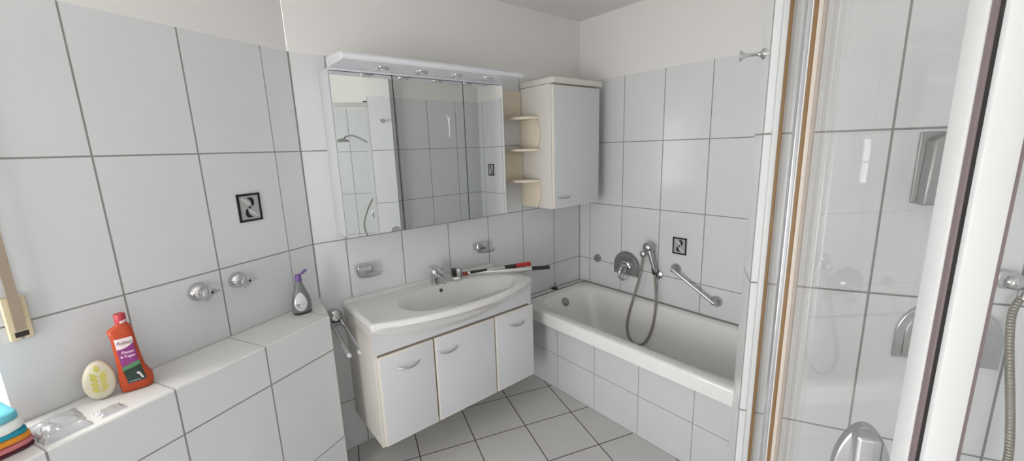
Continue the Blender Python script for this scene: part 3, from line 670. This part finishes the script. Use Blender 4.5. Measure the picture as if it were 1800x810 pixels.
lab = patch(-.0235, .0245, ck(.028), ck(.172), 'purple')
patch(-.0235, .0245, lambda i: .140+.010*(i-.3)**2*2+.006*i, ck(.1745), 'lwhite', .0012, 'brand_panel', lab)
patch(-.0235, .0260, lambda i: .070+.010*i, lambda i: .084+.012*i, 'lgreen', .0012, 'green_band', lab)
patch(-.0235, .0270, ck(.030), lambda i: .072+.010*i, 'dgreen', .0014, 'dark_picture', lab)
patch(-.0200, .0100, lambda i: .0335, lambda i: .0355, 'pale', .0018, 'pale_line', lab)
obj('brand_lettering', MB(fob).text('Poliboy', .0145, -.021, .1555, .0018, .0002, osurf, shear=.25), 'script', lab)
obj('title_lettering', MB(fob).text('Fliesen', .0125, -.014, .1255, .0018, .0002, osurf, bold=.0003).text('& Fugen', .0120, -.0195, .1125, .0018, .0002, osurf, bold=.0003), 'pink', lab)
obj('small_lettering', MB(fob).text('Grundreiniger', .0058, -.019, .102, .0018, .0002, osurf).text('intensiv rein', .0052, -.019, .093, .0018, .0002, osurf), 'lilac', lab)
mb = MB(fob)
mb.grid(6, 6, lambda i, j: osurf(Vector((.011+.006*i+.004*(1-j), .036+.020*j, .0020)))).grid(4, 4, lambda i, j: osurf(Vector((.008+.008*i, .052+.007*j, .0021))))
obj('white_figure', mb, 'lwhite', lab)

# grey dish soap bottle
GT = [(0, .031, .019), (.004, .037, .023), (.03, .0400, .025), (.055, .0395, .0245), (.08, .034, .022), (.105, .0255, .019), (.125, .0180, .0160), (.140, .0140, .0135), (.150, .0130, .0125)]
fgb = frame(P(-1.757, .183, LZ+.001), (T*.90+N*.44).normalized())
gbt = thing('soap_bottle', 'grey see-through washing-up bottle with an open purple flip cap', 'bottle', P(-1.757, .183, LZ))
GTf = [(h, 0, *interp(GT, h)) for h in [0, .002, .004, .010, .03, .042, .055, .068, .08, .092, .105, .115, .125, .133, .140, .150]]
rg = lambda t_, n=44: [(t_[1]+se(2*math.pi*i/n, t_[2], t_[3], 2.4)[0], t_[0], se(2*math.pi*i/n, t_[2], t_[3], 2.4)[1]) for i in range(n)]
obj('bottle_body', MB(fgb).loft([rg(t_) for t_ in GTf]), 'sil', gbt, angle=60)
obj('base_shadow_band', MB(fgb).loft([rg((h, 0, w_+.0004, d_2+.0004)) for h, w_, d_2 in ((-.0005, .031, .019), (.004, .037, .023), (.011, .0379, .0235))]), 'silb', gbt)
def gsurf(co):
    hw, hd = interp(GT, co.y); q_ = min(.98, abs(co.x)/hw); return Vector((co.x, co.y, hd*(1-q_**2.4)**(1/2.4)+co.z))
def teardrop(i, j):
    a = 2*math.pi*i; rr = j; y = .055+.038*math.cos(a)*rr*(1.25 if math.cos(a) > 0 else 1); x = -.006+.0255*math.sin(a)*rr*(1-.30*max(0, math.cos(a)))
    return gsurf(Vector((x, y, .0008)))
lb = obj('label', MB(fgb).grid(36, 8, teardrop), 'lab', gbt)
mb = MB(fgb)
for x, y, w_, h_ in ((-.0255, .046, .0035, .007), (-.0212, .046, .003, .0055), (-.0175, .046, .003, .0055), (-.0138, .046, .003, .007), (-.024, .041, .009, .002), (-.002, .0475, .013, .0018), (-.023, .0365, .016, .0018), (-.020, .033, .010, .0016)):
    mb.grid(3, 2, lambda i, j, x=x, y=y, w_=w_, h_=h_: gsurf(Vector((x+w_*i, y+h_*j, .0016))))
obj('label_print', mb, 'ink', lb)
cp = obj('cap', MB(fgb).lathe([(.0135, 0), (.0138, .003), (.0132, .026), (.011, .030), (0, .031)], 28, 'Y', o=(0, .150, 0)), 'purc', gbt)
obj('flip_lid', MB(fgb).tube([(.010, .180, 0), (.020, .184, 0), (.033, .193, 0), (.040, .196, 0)], [.004, .0065, .006, .002], 12, sx=.8), 'purc', cp)

# oval gel air freshener
fov = frame(P(-1.762, .874, LZ+.0005), (T*.90+N*.40+Z*.16).normalized()) @ Matrix.Diagonal((1.1, 1.08, 1, 1))
ov = thing('air_freshener', 'oval cream gel air freshener with a yellow leaf, beside the orange bottle', 'air freshener', P(-1.77, .875, LZ))
nn = 40
def egg(sc, z): return [(sc*.0335*math.cos(2*math.pi*i/nn)*(1-.10*math.sin(2*math.pi*i/nn)), .0555+sc*.0545*math.sin(2*math.pi*i/nn), z) for i in range(nn)]
obj('shell', MB(fov).loft([egg(.80, -.012), egg(.95, -.009), egg(1, 0), egg(.96, .008), egg(.85, .012), egg(.4, .0135), egg(.02, .0138)]), 'soap', ov, angle=60)
mb = MB(fov)
def leaf(cx, cy, ang, l, w_):
    ca, sa = math.cos(ang), math.sin(ang); pts = []
    for k in range(14):
        a = 2*math.pi*k/14; x, y = l/2*math.cos(a)+l/2, w_/2*math.sin(a); pts.append((cx+x*ca-y*sa, cy+x*sa+y*ca))
    mb.prism(pts, .0130, .0148)
leaf(0, .078, R(95), .021, .010)
for k, y in enumerate((.030, .044, .058, .070)):
    leaf(.002, y-.006, R(48), .020, .0095); leaf(-.002, y-.006, R(132), .020, .0095)
obj('leaf_emblem', mb, 'leaf', ov)
# cloth pack
def cloth(label, m, z0_, z1_, n0, n1, t0, t1, seed):
    random.seed(seed); mb = MB(); k = 30
    cn_, ct = (n0+n1)/2, (t0+t1)/2
    def rg_(sc, z):
        o = []
        for i in range(k):
            x, y = se(2*math.pi*i/k, (n1-n0)/2*sc, (t1-t0)/2*sc, 7)
            w_ = .0035*noise.noise(Vector((x*25, y*25, seed)))
            o.append(P(ct+y, cn_+x, z+w_*1.0))
        return o
    h = z1_-z0_
    mb.loft([rg_(.95, z0_), rg_(.995, z0_+h*.2), rg_(1, z0_+h*.5), rg_(.995, z0_+h*.8), rg_(.95, z1_), rg_(.5, z1_+.002), rg_(.02, z1_+.002)])
    return tag(obj('cleaning_cloth', mb, m, angle=60), label, 'cloth', 'stacked cleaning cloths')
zz = LZ+.002
for i, (nm, m, h, dn) in enumerate((('dark red folded cloth, lowest of the stack on the ledge', 'cdark', .008, .0), ('pink folded cloth just above the dark red one', 'cpink', .013, .0), ('orange folded cloth in the middle of the ledge stack', 'corange', .016, .003), ('teal folded cloth below the white one', 'cteal', .013, .007), ('thick white folded cloth under the light blue one', 'cwhite', .026, .009), ('light blue folded cloth on top of the ledge stack', 'cblue', .020, .016))):
    cloth(nm, m, zz, zz+h, 1.040+dn, 1.19, -1.79, -1.665+.002*i, i+3); zz += h+.0022
# plastic bag and scrap
def crumple(n0, n1, t0, t1, hh, seed, skew=0):
    def fn(i, j):
        e = min(i, 1-i, j, 1-j)*6; e = min(1, e)
        nz = noise.noise(Vector((i*3.1+seed, j*2.3, seed)))*.6+noise.noise(Vector((i*8, j*6+seed, 2)))*.3
        h = .002+hh*e*(.55+.8*abs(nz))
        return P(t0+(t1-t0)*j, n0+(n1-n0)*i+skew*(j-.5)+.004*noise.noise(Vector((j*6, seed, 0))), LZ+h)
    return MB().grid(46, 34, fn)
tag(obj('plastic_bag', crumple(.938, 1.034, -1.782, -1.632, .020, 7.3, .02), 'film', angle=70), 'crumpled clear plastic bag on the ledge beside the coloured cloths', 'plastic bag')
tag(obj('plastic_wrapper', crumple(.868, .928, -1.688, -1.640, .010, 2.1), 'film', angle=70), 'small folded clear wrapper on the ledge in front of the oval freshener', 'wrapper')

# ---------------------------------------------------------------- wall hook on the pier
hk = thing('robe_hook', 'small chrome robe hook on the tiled pier beside the shower', 'hook', CN-N*.110+Z*1.827)
fh = frame(CN-N*.110+Z*1.828, -T)
obj('base', MB(fh).lathe([(.017, .001), (.016, .004), (.008, .010), (.0055, .016)], 26), 'chrome', hk)
obj('peg', MB(fh).lathe([(.0050, .012), (.0042, .036), (.0060, .050), (.015, .062), (.0155, .066), (0, .066)], 26), 'chrome', hk)

# ---------------------------------------------------------------- shower enclosure
se_ = thing('shower_enclosure', 'white framed glass corner shower enclosure at the right', 'shower enclosure', P(.5, .45, 0))
EZ0, EZ1 = .13, 1.945
FN = frame(P(0, 0, 0), N)     # local x=t, y=z, z=n
B = lambda t0, t1, n0, n1, z0, z1, bev=.0015: MB(FN).box(t0, t1, z0, z1, n0, n1, bev)
obj('wall_profile', B(.0195, .0325, .001, .030, EZ0, EZ1), 'alu', se_)
obj('wall_gasket', B(.0325, .0415, .001, .029, EZ0, EZ1-.012, .001), 'seal', se_)
obj('fixed_pane', B(.040, .045, .030, .352, EZ0, EZ1, 0), 'glass', se_, smooth=False)
dp = obj('door_pane', B(.042, .048, .362, .882, EZ0+.01, EZ1, 0), 'glass', se_, smooth=False)
obj('rear_profile', B(.0120, .0193, .330, .360, EZ0, EZ1), 'greyp', se_)
obj('bright_strip', B(.0193, .0220, .352, .3606, EZ0, EZ1, .0005), 'alu', se_)
obj('brown_gasket', B(.0220, .0297, .340, .3602, EZ0, EZ1, .001), 'seal', se_)
obj('beige_gasket', B(.0297, .0375, .340, .3600, EZ0, EZ1, .001), 'sealb', se_)
obj('taupe_gasket', B(.0375, .0455, .340, .3600, EZ0, EZ1, .001), 'sealp', se_)
obj('corner_profile', B(.0300, .0460, .884, .9136, EZ0, EZ1+.02, .0025), 'alu', se_)
obj('magnet_seal', B(.0312, .0400, .9138, .9228, EZ0, EZ1+.02, .002), 'mauve', se_)
obj('seal_lip', B(.0325, .0420, .9230, .9320, EZ0, EZ1+.02, .001), 'black', se_)
obj('front_profile', B(.0310, .0520, .9322, .9400, EZ0, EZ1+.02, .0015), 'alu', se_)
obj('front_seal', B(.0520, .0546, .9335, .9390, EZ0, EZ1+.02, .0006), 'mauve', se_)
obj('front_pane', B(.0548, .940, .934, .939, EZ0, EZ1, 0), 'glass', se_, smooth=False)
obj('end_profile', B(.940, .968, .925, .945, EZ0, EZ1), 'alu', se_)
obj('top_rail', B(.020, .968, .925, .948, EZ1+.001, EZ1+.036), 'alu', se_)
obj('top_rail', B(.018, .050, .002, .925, EZ1+.001, EZ1+.036), 'alu', se_)
obj('rail_cap', B(.019, .050, .003, .034, EZ1+.037, EZ1+.045), 'black', se_)
obj('bottom_rail', B(.020, .968, .925, .948, EZ0-.03, EZ0-.001), 'alu', se_)
obj('bottom_rail', B(.018, .050, .002, .925, EZ0-.03, EZ0-.001), 'alu', se_)
# pull handle of the side door
def oval(cx, cy, rx, ry, n=40): return [(cx+rx*math.cos(2*math.pi*i/n)*(1-.15*math.sin(2*math.pi*i/n)), cy+ry*math.sin(2*math.pi*i/n)) for i in range(n)]
hd = obj('door_handle', MB(FN).prism(oval(.0485, 1.152, .0300, .062), .762, .778, .004, 3), 'brushed', se_)
obj('grip', MB(FN).box(.0320, .0570, 1.00, 1.212, .776, .800, .005, 4), 'brushed', hd)
obj('grip_shadow_gap', MB(FN).box(.0568, .0598, 1.00, 1.207, .770, .794, .001, 2), 'mauve', hd)
tray = thing('shower_tray', 'white low shower tray inside the glass enclosure', 'shower tray', P(.5, .46, 0))
mb = MB(FN); mb.box(.004, .966, 0.001, .10, .002, .95, .01, 3)
obj('tray_body', mb, 'enamel', tray)
obj('drain_cover', MB(Matrix.Translation(P(.5, .46, .1005))).lathe([(0, .004), (.04, .004), (.045, 0)], 30), 'chrome', tray)
# shower fittings
mixer('shower_mixer', 'arched satin metal mixer plate on the tiled wall inside the shower', FW(.459, 1.047), P(.459, 0, .975), 'arched mixer plates')
s2 = thing('shower_set', 'chrome shower holder with a long ribbed hose inside the shower cabin', 'shower', P(.548, 0, 1.2))
fw = FW(.541, 1.222)
obj('wall_bracket', MB(fw).lathe([(.024, .001), (.023, .015), (.014, .022), (.014, .05), (0, .052)], 28).ball((-.006, .006, .050), .022, .020, .022), 'chrome', s2)
obj('connector', MB(fw).tube([(.010, .004, .052), (.022, -.006, .054), (.014, -.040, .052)], [.013, .012, .010], 14, smooth=1), 'chrome', s2)
hp = [(.014, -.030, .052), (-.006, -.06, .066), (-.022, -.125, .110), (-.028, -.22, .155), (-.028, -.315, .185), (-.020, -.39, .184), (-.018, -.47, .155), (-.034, -.52, .115), (-.060, -.48, .075), (-.075, -.36, .045), (-.082, -.27, .035), (-.082, -.235, .030)]
obj('hose', MB(fw).tube(hp, .0078, 12, smooth=3), 'hosem', s2)
sh_ = thing('overhead_shower', 'round overhead shower head on a curved arm, seen in the mirror', 'shower', P(.40, .1, 1.66))
fa = FW(.45, 1.64)
obj('arm', MB(fa).tube([(0, 0, .004), (0, .015, .05), (-.005, .070, .13), (-.008, .100, .20), (-.01, .090, .255), (-.01, .075, .272)], .0095, 14, smooth=2).lathe([(.030, .001), (.029, .008), (.012, .014)], 28), 'chrome', sh_)
fh2 = Matrix.Translation(P(.44, .285, 1.700))
obj('head', MB(fh2).lathe([(0, .014), (.016, .013), (.040, .004), (.058, -.012), (.060, -.018), (.052, -.021), (0, -.021)], 40), 'dsatin', sh_)
sd = thing('soap_dispenser', 'grey metal dispenser box on the shower wall near the top tiles', 'soap dispenser', P(.39, 0, 1.40))
fd_ = FW(.398, 1.492)
obj('back_plate', MB(fd_).box(-.058, .058, -.086, .092, .001, .012, .004, 3), 'dsatin', sd)
obj('body', MB(fd_).prism([(-.050, -.086), (-.046, .070), (-.030, .084), (.046, .090), (.050, -.086)], .012, .052, .008, 4), 'dsatin', sd)
obj('push_button', MB(fd_).box(-.022, .022, -.070, -.048, .052, .060, .005, 3), 'dsatin', sd)
